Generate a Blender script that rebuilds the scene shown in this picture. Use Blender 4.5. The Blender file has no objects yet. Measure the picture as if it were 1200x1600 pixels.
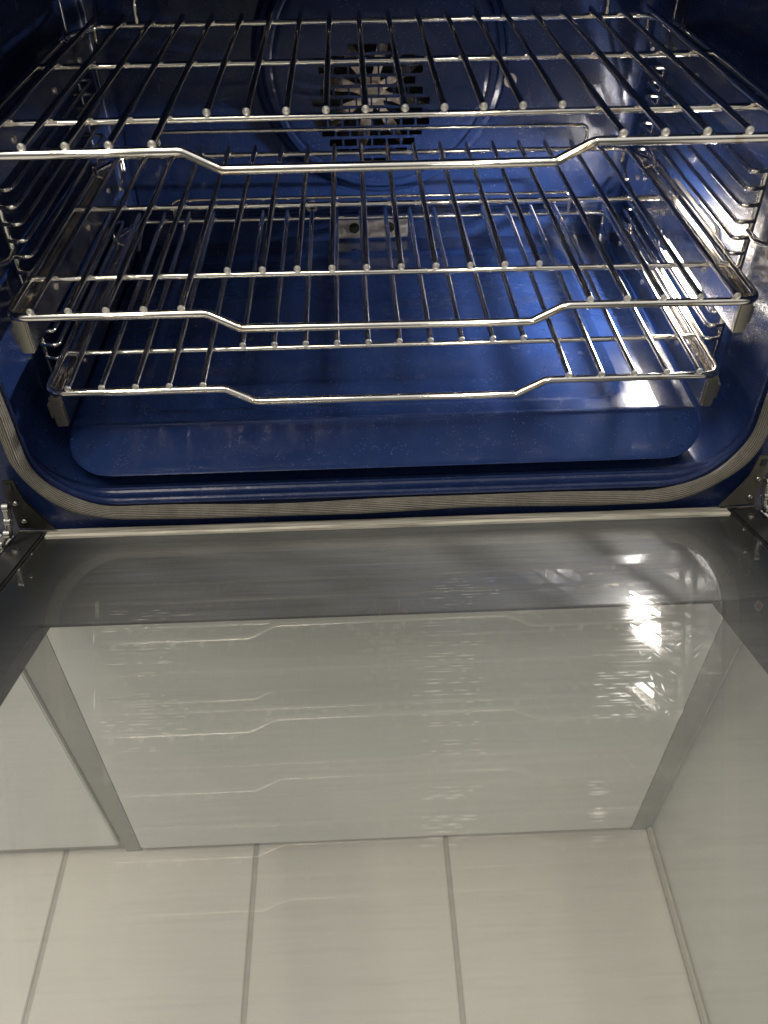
import bpy, bmesh, math, random
from mathutils import Vector, Matrix
random.seed(4)
S = bpy.context.scene
COL = S.collection
R = math.radians

# ------------------------------------------------------------------ camera
cam_d = bpy.data.cameras.new('camera'); cam = bpy.data.objects.new('camera', cam_d); COL.objects.link(cam)
S.camera = cam
CP = Vector((-0.02559, -0.60919, 0.20264)); YAW, PITCH, ROLL = 0.03067, 0.74188, -0.01303
cy, sy, cp, sp = math.cos(YAW), math.sin(YAW), math.cos(PITCH), math.sin(PITCH)
fw = Vector((sy*cp, cy*cp, -sp)); rt = Vector((cy, -sy, 0)); up = rt.cross(fw)
r2 = rt*math.cos(ROLL) + up*math.sin(ROLL); u2 = -rt*math.sin(ROLL) + up*math.cos(ROLL)
m3 = Matrix((r2, u2, -fw)).transposed()
cam.matrix_world = Matrix.Translation(CP) @ m3.to_4x4()
cam_d.sensor_fit = 'VERTICAL'; cam_d.sensor_height = 24; cam_d.lens = 1305.9/1600*24
cam_d.dof.use_dof = True; cam_d.dof.focus_distance = .82; cam_d.dof.aperture_fstop = 6.5
cam_d.clip_start = 0.01; cam_d.clip_end = 60

# ------------------------------------------------------------------ world: light of the kitchen graded by height, lower half raised as fill
W = bpy.data.worlds.new('World'); S.world = W; W.use_nodes = True
bg = W.node_tree.nodes['Background']; bg.inputs[1].default_value = 1.0
_wt = W.node_tree; _tc = _wt.nodes.new('ShaderNodeTexCoord'); _sx = _wt.nodes.new('ShaderNodeSeparateXYZ'); _mr = _wt.nodes.new('ShaderNodeMapRange'); _cr = _wt.nodes.new('ShaderNodeValToRGB')
_wt.links.new(_tc.outputs['Generated'], _sx.inputs[0]); _wt.links.new(_sx.outputs['Z'], _mr.inputs[0]); _mr.inputs[1].default_value = -1; _mr.inputs[2].default_value = 1
_wt.links.new(_mr.outputs[0], _cr.inputs[0]); _wt.links.new(_cr.outputs[0], bg.inputs[0])
for _e, (_p, _c) in zip([_cr.color_ramp.elements[0], _cr.color_ramp.elements[1], _cr.color_ramp.elements.new(.5), _cr.color_ramp.elements.new(.5)],
        [(.30, (.26, .24, .205, 1)), (.80, (.52, .48, .41, 1)), (.47, (.022, .021, .019, 1)), (.58, (.03, .028, .024, 1))]): _e.position = _p; _e.color = _c

def area(name, loc, target, size, power, col):
    d = bpy.data.lights.new(name, 'AREA'); d.shape = 'RECTANGLE'; d.size, d.size_y = size; d.energy = power; d.color = col
    o = bpy.data.objects.new(name, d); COL.objects.link(o); o.location = loc
    o.rotation_euler = (Vector(target)-Vector(loc)).to_track_quat('-Z', 'Y').to_euler(); return o
area('ceiling_light', (-0.45, -0.60, 1.55), (-.1, -0.35, -0.4), (0.9, 0.5), 18, (1.0, 0.91, 0.78))
area('downlight_right', (0.36, -0.75, 1.45), (0, -.1, -.3), (.10, .10), 5, (1.0, 0.91, 0.78))
area('downlight_left', (-0.86, -0.75, 1.45), (0, -.1, -.3), (.10, .10), 7, (1.0, 0.91, 0.78))
area('added_far_light_right', (0.46, -2.9, 1.15), (0, 0, -.2), (.16, .16), 5, (1.0, 0.93, 0.84))  # unseen lamp pair added far back for fill and rack glints
area('added_far_light_left', (-1.12, -2.7, 1.15), (0, 0, -.2), (.16, .16), 4, (1.0, 0.93, 0.84))

S.view_settings.view_transform = 'Standard'; S.view_settings.look = 'None'
S.view_settings.exposure = 0; S.view_settings.gamma = 1
LAMP_STRENGTH = 42

# ------------------------------------------------------------------ materials
def mat(name, col, rough=.4, metal=0, coat=0, spec=.5, emis=None, es=0):
    m = bpy.data.materials.new(name); m.use_nodes = True; b = m.node_tree.nodes['Principled BSDF']
    b.inputs['Base Color'].default_value = (*col, 1); b.inputs['Roughness'].default_value = rough
    b.inputs['Metallic'].default_value = metal; b.inputs['Coat Weight'].default_value = coat
    b.inputs['Coat Roughness'].default_value = 0.06
    b.inputs['Specular IOR Level'].default_value = spec
    if emis: b.inputs['Emission Color'].default_value = (*emis, 1); b.inputs['Emission Strength'].default_value = es
    return m
def nd(m, t, **k):
    n = m.node_tree.nodes.new(t)
    for a, v in k.items(): setattr(n, a, v)
    return n
def lk(m, a, b): m.node_tree.links.new(a, b)
def P(m): return m.node_tree.nodes['Principled BSDF']
def coords(m, scale=(1, 1, 1)):
    tc = nd(m, 'ShaderNodeTexCoord'); mp = nd(m, 'ShaderNodeMapping'); mp.inputs['Scale'].default_value = scale
    lk(m, tc.outputs['Object'], mp.inputs['Vector']); return mp.outputs['Vector']
def noise(m, scale, detail=4, vec=None, rough=.5):
    n = nd(m, 'ShaderNodeTexNoise'); n.inputs['Scale'].default_value = scale; n.inputs['Detail'].default_value = detail
    n.inputs['Roughness'].default_value = rough
    if vec is not None: lk(m, vec, n.inputs['Vector'])
    return n.outputs['Fac']
def ramp(m, fac, stops):
    r = nd(m, 'ShaderNodeValToRGB'); e = r.color_ramp.elements
    while len(e) < len(stops): e.new(.5)
    for el, (p, c) in zip(e, stops): el.position = p; el.color = (*c, 1) if len(c) == 3 else c
    lk(m, fac, r.inputs['Fac']); return r.outputs['Color']
def bump(m, h, strength, dist=.001, normal=None):
    b = nd(m, 'ShaderNodeBump'); b.inputs['Strength'].default_value = strength; b.inputs['Distance'].default_value = dist
    lk(m, h, b.inputs['Height'])
    if normal is not None: lk(m, normal, b.inputs['Normal'])
    return b.outputs['Normal']

def enamel(name, a, b_, rough, stain=.5):
    m = mat(name, a, rough, coat=.28, spec=.22)
    v = coords(m)
    n1 = noise(m, 9, 5, v); base = ramp(m, n1, [(.3, a), (.75, b_)])
    vo = nd(m, 'ShaderNodeTexVoronoi'); vo.inputs['Scale'].default_value = 420; lk(m, v, vo.inputs['Vector'])
    sp_ = ramp(m, vo.outputs['Distance'], [(.08, (1, 1, 1)), (.16, (0, 0, 0))])
    n2 = noise(m, 70, 2, v); gate = ramp(m, n2, [(.44, (0, 0, 0)), (.60, (1, 1, 1))])
    mul = nd(m, 'ShaderNodeMath', operation='MULTIPLY'); lk(m, sp_, mul.inputs[0]); lk(m, gate, mul.inputs[1])
    mul2 = nd(m, 'ShaderNodeMath', operation='MULTIPLY'); lk(m, mul.outputs[0], mul2.inputs[0]); mul2.inputs[1].default_value = .8
    mx = nd(m, 'ShaderNodeMixRGB'); lk(m, mul2.outputs[0], mx.inputs['Fac']); lk(m, base, mx.inputs['Color1']); mx.inputs['Color2'].default_value = (.24, .30, .52, 1)
    # burnt-on smudges
    n3 = noise(m, 34, 5, v, .55); sm = ramp(m, n3, [(.50, (0, 0, 0)), (.85, (stain, stain, stain))])
    mx2 = nd(m, 'ShaderNodeMixRGB'); lk(m, sm, mx2.inputs['Fac']); lk(m, mx.outputs[0], mx2.inputs['Color1']); mx2.inputs['Color2'].default_value = (.02, .025, .06, 1)
    # baked-on spots and drips
    vb = nd(m, 'ShaderNodeTexVoronoi'); vb.inputs['Scale'].default_value = 46; lk(m, v, vb.inputs['Vector'])
    ds = nd(m, 'ShaderNodeMath', operation='ADD'); lk(m, vb.outputs['Distance'], ds.inputs[0]); lk(m, ramp(m, noise(m, 160, 3, v), [(.3, (0, 0, 0)), (.7, (.16, .16, .16))]), ds.inputs[1])
    spt = ramp(m, ds.outputs[0], [(.11, (.75, .75, .75)), (.17, (0, 0, 0))]); gt = ramp(m, noise(m, 6, 2, v), [(.52, (0, 0, 0)), (.60, (1, 1, 1))])
    sg = nd(m, 'ShaderNodeMath', operation='MULTIPLY'); lk(m, spt, sg.inputs[0]); lk(m, gt, sg.inputs[1])
    mx3 = nd(m, 'ShaderNodeMixRGB'); lk(m, sg.outputs[0], mx3.inputs['Fac']); lk(m, mx2.outputs[0], mx3.inputs['Color1']); mx3.inputs['Color2'].default_value = (.012, .010, .010, 1); mx2 = mx3
    lk(m, mx2.outputs[0], P(m).inputs['Base Color'])
    rr = ramp(m, n3, [(.3, (rough*.9,)*3), (.8, (rough*1.35,)*3)]); lk(m, rr, P(m).inputs['Roughness'])
    nb = bump(m, noise(m, 55, 3, v), .35, .0012)
    nb2 = bump(m, noise(m, 900, 2, v), .10, .0003, nb)
    lk(m, nb2, P(m).inputs['Normal']); lk(m, nb, P(m).inputs['Coat Normal']); return m
ENAMEL = enamel('blue_enamel', (.0066, .016, .060), (.010, .024, .084), .22)
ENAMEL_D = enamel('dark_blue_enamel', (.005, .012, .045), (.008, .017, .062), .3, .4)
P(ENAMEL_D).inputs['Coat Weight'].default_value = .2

def metal(name, col, rough, brown=.5, scale=40):
    m = mat(name, col, rough, 1)
    v = coords(m); n = noise(m, scale, 6, v, .6)
    c = ramp(m, n, [(.36, tuple(x for x in col)), (.56, tuple(x*.92 for x in col)), (.72, (col[0]*(1-brown*.35), col[1]*(1-brown*.5), col[2]*(1-brown*.68)))])
    lk(m, c, P(m).inputs['Base Color'])
    lk(m, ramp(m, noise(m, scale*4, 4, v), [(.3, (rough*.7,)*3), (.8, (rough*1.7,)*3)]), P(m).inputs['Roughness'])
    lk(m, bump(m, noise(m, 90, 3, v), .10, .0004), P(m).inputs['Normal']); return m
CHROME = metal('chromed_wire', (.90, .86, .78), .085, .75)
WELD = metal('weld_bead', (.92, .88, .80), .32, .4, 400)
STEEL = metal('glide_steel', (.66, .63, .60), .15, .35, 9)
STEEL_M = metal('satin_steel', (.56, .53, .46), .34, .2)
CAP = mat('glide_cap', (.33, .315, .26), .27, .85)
FAN = metal('fan_steel', (.88, .78, .66), .5, .3, 60)
BLACK = mat('black_void', (.004, .004, .005), .6)
DARKM = mat('black_hardware', (.018, .019, .016), .42, .6)
SHINY = mat('hinge_steel', (.36, .355, .33), .28, 1)
FRAMEM = mat('door_skin', (.035, .036, .036), .3, .4)
_v = coords(FRAMEM); lk(FRAMEM, ramp(FRAMEM, noise(FRAMEM, 18, 6, _v), [(.3, (.022,)*3), (.8, (.06, .06, .055))]), P(FRAMEM).inputs['Base Color'])
TRIM = mat('trim_satin', (.62, .60, .50), .42, .3)
_v = coords(TRIM, (3, 60, 60)); lk(TRIM, ramp(TRIM, noise(TRIM, 6, 5, _v), [(.3, (.20, .18, .14)), (.6, (.55, .53, .45))]), P(TRIM).inputs['Base Color'])

LENS = mat('lamp_lens', (.9, .9, .9), .2, emis=(1.0, .96, .95), es=LAMP_STRENGTH)
BACKP = metal('aluminium_tag', (.50, .46, .42), .42, .6, 70)

# woven gasket, uses the UVs of the swept tube (u along, v around)
GASK = mat('woven_gasket', (.3, .28, .22), .55, .35)
uv = nd(GASK, 'ShaderNodeUVMap')
def wave(scale, axis, dist=0):
    mp = nd(GASK, 'ShaderNodeMapping'); lk(GASK, uv.outputs[0], mp.inputs[0])
    w = nd(GASK, 'ShaderNodeTexWave', bands_direction=axis); w.inputs['Scale'].default_value = scale; w.inputs['Distortion'].default_value = dist
    w.inputs['Detail'].default_value = 1; lk(GASK, mp.outputs[0], w.inputs[0]); return w.outputs['Fac']
wa, wb = wave(7, 'Y', 1.5), wave(260, 'X', .8)
mm = nd(GASK, 'ShaderNodeMath', operation='MULTIPLY'); lk(GASK, wa, mm.inputs[0]); lk(GASK, wb, mm.inputs[1])
ad = nd(GASK, 'ShaderNodeMath', operation='ADD'); lk(GASK, mm.outputs[0], ad.inputs[0]); lk(GASK, wa, ad.inputs[1])
_gm = nd(GASK, 'ShaderNodeMath', operation='MULTIPLY'); lk(GASK, noise(GASK, 45, 6, coords(GASK), .7), _gm.inputs[0]); _gm.inputs[1].default_value = 1.8; gn = _gm.outputs[0]
ad2 = nd(GASK, 'ShaderNodeMath', operation='ADD'); lk(GASK, ad.outputs[0], ad2.inputs[0]); lk(GASK, gn, ad2.inputs[1])
dv = nd(GASK, 'ShaderNodeMath', operation='MULTIPLY'); lk(GASK, ad2.outputs[0], dv.inputs[0]); dv.inputs[1].default_value = .36
lk(GASK, ramp(GASK, dv.outputs[0], [(.2, (.04, .036, .028)), (.5, (.115, .105, .085)), (.9, (.31, .29, .24))]), P(GASK).inputs['Base Color'])
lk(GASK, bump(GASK, ad.outputs[0], .8, .0008), P(GASK).inputs['Normal'])

def glass(name, tint, refl_ior, haze, scratches=True):
    m = bpy.data.materials.new(name); m.use_nodes = True; nt = m.node_tree; nt.nodes.clear()
    out = nt.nodes.new('ShaderNodeOutputMaterial'); tr = nt.nodes.new('ShaderNodeBsdfTransparent'); tr.inputs[0].default_value = (*tint, 1)
    gl = nt.nodes.new('ShaderNodeBsdfGlossy'); gl.inputs['Roughness'].default_value = .02
    lw = nt.nodes.new('ShaderNodeLayerWeight'); lw.inputs[0].default_value = .5      # symmetric front/back
    pw = nd(m, 'ShaderNodeMath', operation='POWER'); lk(m, lw.outputs['Facing'], pw.inputs[0]); pw.inputs[1].default_value = 3.2
    fr = nd(m, 'ShaderNodeMapRange'); lk(m, pw.outputs[0], fr.inputs[0]); fr.inputs[3].default_value = refl_ior; fr.inputs[4].default_value = .9
    mix = nt.nodes.new('ShaderNodeMixShader'); lk(m, fr.outputs[0], mix.inputs[0]); lk(m, tr.outputs[0], mix.inputs[1]); lk(m, gl.outputs[0], mix.inputs[2])
    last = mix.outputs[0]
    if haze:
        # wiped streaks and dust film; sides dimmed to paint in the darker reflection
        df = nt.nodes.new('ShaderNodeBsdfDiffuse'); df.inputs[0].default_value = (.66, .67, .64, 1)
        v = coords(m, (3.0, 90, 90)); n = noise(m, 3, 6, v, .6)
        f1 = ramp(m, n, [(.3, (haze*.8,)*3), (.75, (haze*1.25,)*3)])
        v2 = coords(m); n2 = noise(m, 5, 3, v2); f2 = ramp(m, n2, [(.3, (.6,)*3), (.75, (1.25,)*3)])
        mu = nd(m, 'ShaderNodeMath', operation='MULTIPLY'); lk(m, f1, mu.inputs[0]); lk(m, f2, mu.inputs[1])
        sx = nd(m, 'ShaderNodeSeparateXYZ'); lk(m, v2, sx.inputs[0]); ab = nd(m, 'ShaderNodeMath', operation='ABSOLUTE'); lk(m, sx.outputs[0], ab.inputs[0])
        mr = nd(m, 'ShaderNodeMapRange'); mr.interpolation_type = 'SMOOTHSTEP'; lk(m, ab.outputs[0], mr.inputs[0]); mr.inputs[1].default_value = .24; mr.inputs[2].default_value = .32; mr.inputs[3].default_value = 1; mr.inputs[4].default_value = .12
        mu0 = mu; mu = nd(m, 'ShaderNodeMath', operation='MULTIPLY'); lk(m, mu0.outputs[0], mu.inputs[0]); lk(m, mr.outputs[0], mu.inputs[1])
        m2 = nt.nodes.new('ShaderNodeMixShader'); lk(m, mu.outputs[0], m2.inputs[0]); lk(m, last, m2.inputs[1]); lk(m, df.outputs[0], m2.inputs[2]); last = m2.outputs[0]
        # fine scuffs: narrow glossy lobe, streaked across the door
        g2 = nt.nodes.new('ShaderNodeBsdfGlossy'); g2.inputs['Roughness'].default_value = .12; g2.inputs[0].default_value = (1, .97, .88, 1)
        v3 = coords(m, (6, 330, 330)); n3 = noise(m, 2.2, 3, v3, .7); f3 = ramp(m, n3, [(.50, (.003,)*3), (.66, (.07,)*3)])
        m3_ = nt.nodes.new('ShaderNodeMixShader'); lk(m, f3, m3_.inputs[0]); lk(m, last, m3_.inputs[1]); lk(m, g2.outputs[0], m3_.inputs[2]); last = m3_.outputs[0]
    lk(m, last, out.inputs[0]); return m
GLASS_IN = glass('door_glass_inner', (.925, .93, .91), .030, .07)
GLASS_OUT = glass('door_glass_outer', (.935, .94, .915), .035, 0)
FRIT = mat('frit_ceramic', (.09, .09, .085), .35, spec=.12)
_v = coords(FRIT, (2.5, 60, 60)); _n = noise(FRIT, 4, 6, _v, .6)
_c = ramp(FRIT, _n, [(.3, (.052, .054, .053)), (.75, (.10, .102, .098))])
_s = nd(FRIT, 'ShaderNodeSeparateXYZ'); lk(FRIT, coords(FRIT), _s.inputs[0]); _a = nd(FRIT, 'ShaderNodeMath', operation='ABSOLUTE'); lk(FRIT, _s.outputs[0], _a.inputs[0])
_m = nd(FRIT, 'ShaderNodeMapRange'); _m.interpolation_type = 'SMOOTHSTEP'; lk(FRIT, _a.outputs[0], _m.inputs[0]); _m.inputs[1].default_value = .22; _m.inputs[2].default_value = .31  # grey centre falling to dark sides paints in the oven's reflected haze
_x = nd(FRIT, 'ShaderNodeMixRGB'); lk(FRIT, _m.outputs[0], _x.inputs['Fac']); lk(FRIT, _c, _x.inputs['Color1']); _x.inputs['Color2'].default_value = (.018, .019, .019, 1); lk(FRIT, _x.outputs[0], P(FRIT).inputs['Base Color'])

def paint(name, c1, c2, rough=.5, scale=3):
    m = mat(name, c1, rough); v = coords(m)
    lk(m, ramp(m, noise(m, scale, 6, v, .6), [(.3, c1), (.7, c2)]), P(m).inputs['Base Color'])
    lk(m, bump(m, noise(m, 180, 3, v), .05, .0005), P(m).inputs['Normal']); return m
WHITE = paint('white_cabinet_paint', (.70, .705, .67), (.75, .755, .72), .45)
GREY = paint('grey_filler_paint', (.33, .33, .305), (.38, .375, .345), .5)
KICK = paint('kick_grey', (.42, .40, .36), (.46, .44, .39), .6)  # grey paint of the toe kicks and quarter-round trim
TILE = paint('floor_tile', (.60, .575, .53), (.67, .64, .595), .4, 2.2)
GROUT = paint('grout', (.40, .385, .35), (.47, .45, .41), .9, 60)
BACKX = mat('facade_dark', (.03, .03, .032), .3, .3)

# ------------------------------------------------------------------ mesh helpers
def mkobj(name, bm, m, parent=None, smooth=True, angle=40):
    bmesh.ops.recalc_face_normals(bm, faces=bm.faces)
    me = bpy.data.meshes.new(name); bm.to_mesh(me); bm.free()
    for f in me.polygons: f.use_smooth = smooth
    if smooth: me.set_sharp_from_angle(angle=R(angle))
    me.materials.append(m)
    o = bpy.data.objects.new(name, me); COL.objects.link(o)
    if parent: o.parent = parent
    return o
def box(bm, x0, x1, y0, y1, z0, z1, bev=0, M=None):
    r = bmesh.ops.create_cube(bm, size=1)
    vs = r['verts']
    for v in vs: v.co = Vector(((x0+x1)/2+v.co.x*(x1-x0), (y0+y1)/2+v.co.y*(y1-y0), (z0+z1)/2+v.co.z*(z1-z0)))
    if bev:
        es = list({e for v in vs for e in v.link_edges}); q = bmesh.ops.bevel(bm, geom=es, offset=bev, segments=2, affect='EDGES')
        vs = list({v for f in q['faces'] for v in f.verts} | {v for v in vs if v.is_valid})
    if M is not None:
        for v in vs: v.co = M @ v.co
def fillet(pts, rad, seg=6, closed=False):
    pts = [Vector(p) for p in pts]; n = len(pts); out = []
    for i, p in enumerate(pts):
        if not closed and i in (0, n-1): out.append(p); continue
        a = pts[(i-1) % n]-p; b = pts[(i+1) % n]-p; la, lb = a.length, b.length
        rr = rad[i] if isinstance(rad, (list, tuple)) else rad
        ang = a.angle(b)
        if ang > 3.1 or rr == 0: out.append(p); continue
        d = min(rr/math.tan(ang/2), la*.48, lb*.48)
        p0 = p+a.normalized()*d; p1 = p+b.normalized()*d
        for k in range(seg+1):
            t = k/seg; out.append((1-t)**2*p0+2*t*(1-t)*p+t*t*p1)
    return out
def tube(bm, pts, rad, seg=12, closed=False, uvs=False, cap=True):
    pts = [Vector(p) for p in pts]; n = len(pts); rings = []; prev = None; L = 0; Ls = []
    for i, p in enumerate(pts):
        if closed: t = (pts[(i+1) % n]-pts[i-1]).normalized()
        elif i == 0: t = (pts[1]-p).normalized()
        elif i == n-1: t = (p-pts[-2]).normalized()
        else: t = ((pts[i+1]-p).normalized()+(p-pts[i-1]).normalized()).normalized()
        if prev is None:
            a = Vector((0, 1, 0)) if abs(t.y) < .9 else Vector((0, 0, 1)); nrm = (a-t*a.dot(t)).normalized()
        else: nrm = (prev-t*prev.dot(t)).normalized()
        prev = nrm; bn = t.cross(nrm)
        rr = rad[i] if isinstance(rad, (list, tuple)) else rad
        rings.append([bm.verts.new(p+(nrm*math.cos(2*math.pi*k/seg)+bn*math.sin(2*math.pi*k/seg))*rr) for k in range(seg)])
        Ls.append(L); L += (pts[(i+1) % n]-p).length
    lay = bm.loops.layers.uv.verify() if uvs else None
    for i in range(n if closed else n-1):
        a, b = rings[i], rings[(i+1) % n]
        for k in range(seg):
            f = bm.faces.new((a[k], a[(k+1) % seg], b[(k+1) % seg], b[k]))
            if uvs:
                u0, u1 = Ls[i], (Ls[i+1] if i+1 < n else L)
                for l, c in zip(f.loops, ((u0, k/seg), (u0, (k+1)/seg), (u1, (k+1)/seg), (u1, k/seg))): l[lay].uv = c
    if cap and not closed:
        bm.faces.new(rings[0][::-1]); bm.faces.new(rings[-1])
def rrect(hw, z0, z1, r, seg=10, cx=0):
    """rounded rectangle in x-z, counter-clockwise list of (x, z)"""
    out = []
    for (x, z, a0) in ((cx+hw-r, z0+r, -90), (cx+hw-r, z1-r, 0), (cx-hw+r, z1-r, 90), (cx-hw+r, z0+r, 180)):
        for k in range(seg+1):
            a = R(a0+90*k/seg); out.append((x+r*math.cos(a), z+r*math.sin(a)))
    return out
def loft(bm, rings, closed=True):
    R_ = [[bm.verts.new(p) for p in r] for r in rings]
    for a, b in zip(R_, R_[1:]):
        n = len(a)
        for k in range(n if closed else n-1): bm.faces.new((a[k], a[(k+1) % n], b[(k+1) % n], b[k]))
    return R_
def sphere(bm, c, r, sx=1, sy_=1, sz=1, seg=10):
    q = bmesh.ops.create_uvsphere(bm, u_segments=seg, v_segments=seg-2, radius=r)
    for v in q['verts']: v.co = Vector((v.co.x*sx, v.co.y*sy_, v.co.z*sz))+Vector(c)
def cyl(bm, c, axis, r, h, seg=20, r2_=None):
    q = bmesh.ops.create_cone(bm, cap_ends=True, segments=seg, radius1=r, radius2=r if r2_ is None else r2_, depth=h)
    M = Matrix.Translation(c) @ Vector(axis).to_track_quat('Z', 'Y').to_matrix().to_4x4()
    for v in q['verts']: v.co = M @ v.co
def thing(name, loc, label, cat, group=None):
    o = bpy.data.objects.new(name, None); COL.objects.link(o); o.location = loc; o.empty_display_size = .05
    tag(o, label, cat, group); return o
def tag(o, label, cat, group=None):
    o['label'] = label; o['category'] = cat
    if group: o['group'] = group
def part(name, bm, m, root, **k):
    """mesh given in world space, parented to a root (possibly a placed Empty)"""
    o = mkobj(name, bm, m, root, **k)
    off = Vector((0, 0, 0)); q = root
    while q: off += q.location; q = q.parent
    o.data.transform(Matrix.Translation(-off)); return o
def copy_part(o, parent, loc=None):
    c = o.copy(); COL.objects.link(c); c.parent = parent
    if loc is not None: c.location = loc
    return c

# ------------------------------------------------------------------ floor of the kitchen (seen through the door glass)
ZF = -0.972
bm = bmesh.new(); box(bm, -4, 4, -5, 3, ZF-.03, ZF-.003); o = mkobj('floor', bm, GROUT, smooth=False); o['kind'] = 'structure'
bm = bmesh.new()
for i in range(-9, 9):
    for j in range(-6, 4):
        x0 = .0755+i*.2745; y0 = -.62+j*.6
        if i == 1: continue
        w_ = .549 if i == 0 else .2745
        box(bm, x0+.0036, x0+w_-.0036, y0+.0036, y0+.6-.0036, ZF-.0025, ZF, .0012)
o = mkobj('floor_tiles', bm, TILE, smooth=False); o['kind'] = 'structure'

# ------------------------------------------------------------------ cabinets below the oven
def shear(bm, xmin, dx, xmax=9):
    # carpentry that is a little out of plumb: the edge leans outward towards the top
    for v in bm.verts:
        if xmin < v.co.x < xmax: v.co.x += dx*(v.co.z-ZF)/.51
cab = thing('oven_cabinet', (0, 0, ZF), 'white cabinet panel beneath the oven, seen through the door glass', 'cabinet')
bm = bmesh.new(); box(bm, -.362, .345, -.040, -.022, ZF+.016, -.42, .0015); shear(bm, .1, .011); part('drawer_front', bm, WHITE, cab, smooth=False)
bm = bmesh.new(); box(bm, -.386, -.3645, -.036, -.016, ZF+.001, -.40); shear(bm, -9, -.019, -.38); part('stile', bm, GREY, cab, smooth=False)
bm = bmesh.new(); box(bm, .3475, .3735, -.036, -.016, ZF+.001, -.40); shear(bm, .36, .018); shear(bm, .34, .011, .36); part('stile', bm, GREY, cab, smooth=False)
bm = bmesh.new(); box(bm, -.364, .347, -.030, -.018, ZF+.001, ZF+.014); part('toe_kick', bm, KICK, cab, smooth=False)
nb = thing('neighbour_cabinet', (-.7, 0, ZF), 'bright white cabinet front at left beyond the grey stile, low behind the door glass', 'cabinet')
bm = bmesh.new(); box(bm, -1.1, -.389, -.041, -.021, ZF+.03, -.40, .0015); shear(bm, -.6, -.019); part('cabinet_front', bm, WHITE, nb, smooth=False)
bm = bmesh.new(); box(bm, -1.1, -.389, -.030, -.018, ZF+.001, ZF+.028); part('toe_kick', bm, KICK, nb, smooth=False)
rp = thing('side_panel', (.39, -.5, ZF), 'pale side panel at right running forward from the oven cabinet to the floor', 'panel')
bm = bmesh.new(); box(bm, .3775, .40, -1.4, -.03, ZF+.001, -.50, .0015); shear(bm, .3, .018); part('panel_board', bm, WHITE, rp, smooth=False)
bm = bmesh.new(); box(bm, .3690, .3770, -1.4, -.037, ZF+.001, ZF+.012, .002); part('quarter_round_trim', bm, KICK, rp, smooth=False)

# ------------------------------------------------------------------ the oven
oven = thing('wall_oven', (0, 0, -.36), 'open wall oven with blue enamel cavity and glass door folded down', 'oven')
TOP = .15
def ring(hw, zb, r, y, top=TOP, cx=0): return [(x, y, z) for x, z in rrect(hw, zb, top, r, cx=cx)]
bm = bmesh.new()
loft(bm, [ring(.300, -.285, .012, .4614, TOP-.02), ring(.3150, -.300, .016, .4610, TOP-.01), ring(.3190, -.305, .018, .4585, TOP-.005), ring(.3212, -.3085, .022, .452), ring(.326, -.3125, .026, .40),
          ring(.334, -.3145, .034, .10), ring(.335, -.3155, .05, .045), ring(.334, -.3160, .058, .010)])
cav = part('cavity_lining', bm, ENAMEL, oven, angle=70)
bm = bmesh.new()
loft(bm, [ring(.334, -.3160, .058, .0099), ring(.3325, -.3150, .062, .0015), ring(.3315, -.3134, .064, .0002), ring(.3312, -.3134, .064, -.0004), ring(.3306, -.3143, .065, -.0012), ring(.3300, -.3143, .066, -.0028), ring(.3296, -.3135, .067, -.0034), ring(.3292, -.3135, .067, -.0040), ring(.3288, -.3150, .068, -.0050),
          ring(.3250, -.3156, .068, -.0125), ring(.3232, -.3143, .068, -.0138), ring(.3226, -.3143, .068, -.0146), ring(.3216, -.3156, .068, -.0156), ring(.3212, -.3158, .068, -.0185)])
part('front_sill', bm, ENAMEL_D, oven, angle=70)  # darker enamel paints in the shade on the sill
# front flange
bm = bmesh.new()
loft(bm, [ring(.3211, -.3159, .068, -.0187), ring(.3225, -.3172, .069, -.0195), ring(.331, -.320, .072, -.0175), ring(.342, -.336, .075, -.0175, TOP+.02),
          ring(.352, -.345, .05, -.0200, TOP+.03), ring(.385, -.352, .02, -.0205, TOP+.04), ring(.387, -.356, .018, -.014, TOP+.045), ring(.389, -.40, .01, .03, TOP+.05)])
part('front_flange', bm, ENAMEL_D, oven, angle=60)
# gasket
gp = rrect(.3280, -.3228, TOP+.008, .078, 26)
pts = []
for i, (x, z) in enumerate(gp):
    x2, z2 = gp[(i+1) % len(gp)]; L = math.hypot(x2-x, z2-z); k = max(1, int(L/.012))
    for q in range(k): t = q/k; pts.append((x+(x2-x)*t, -.0265, z+(z2-z)*t))
pts = [Vector(p)+Vector((math.sin(i*.31)*.0005, math.sin(i*.17)*.0006, math.sin(i*.23)*.0010)) for i, p in enumerate(pts)]
bm = bmesh.new(); tube(bm, pts, [0.0064+.0005*math.sin(i*.41) for i in range(len(pts))], 20, True, True); part('door_gasket', bm, GASK, oven)
# outer facade above and round the opening, outside the frame
bm = bmesh.new(); box(bm, -.39, .39, -.045, .0, TOP+.055, .42, .003); part('control_panel', bm, BACKX, oven)
bm = bmesh.new(); box(bm, -.40, .40, .04, .64, -.405, -.375); box(bm, -.40, .40, .62, .64, -.374, .3); box(bm, -.40, .40, .04, .619, .28, .30)
box(bm, -.40, -.391, .04, .619, -.374, .279); box(bm, .391, .40, .04, .619, -.374, .279); part('outer_casing', bm, BACKX, oven, smooth=False)

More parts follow.
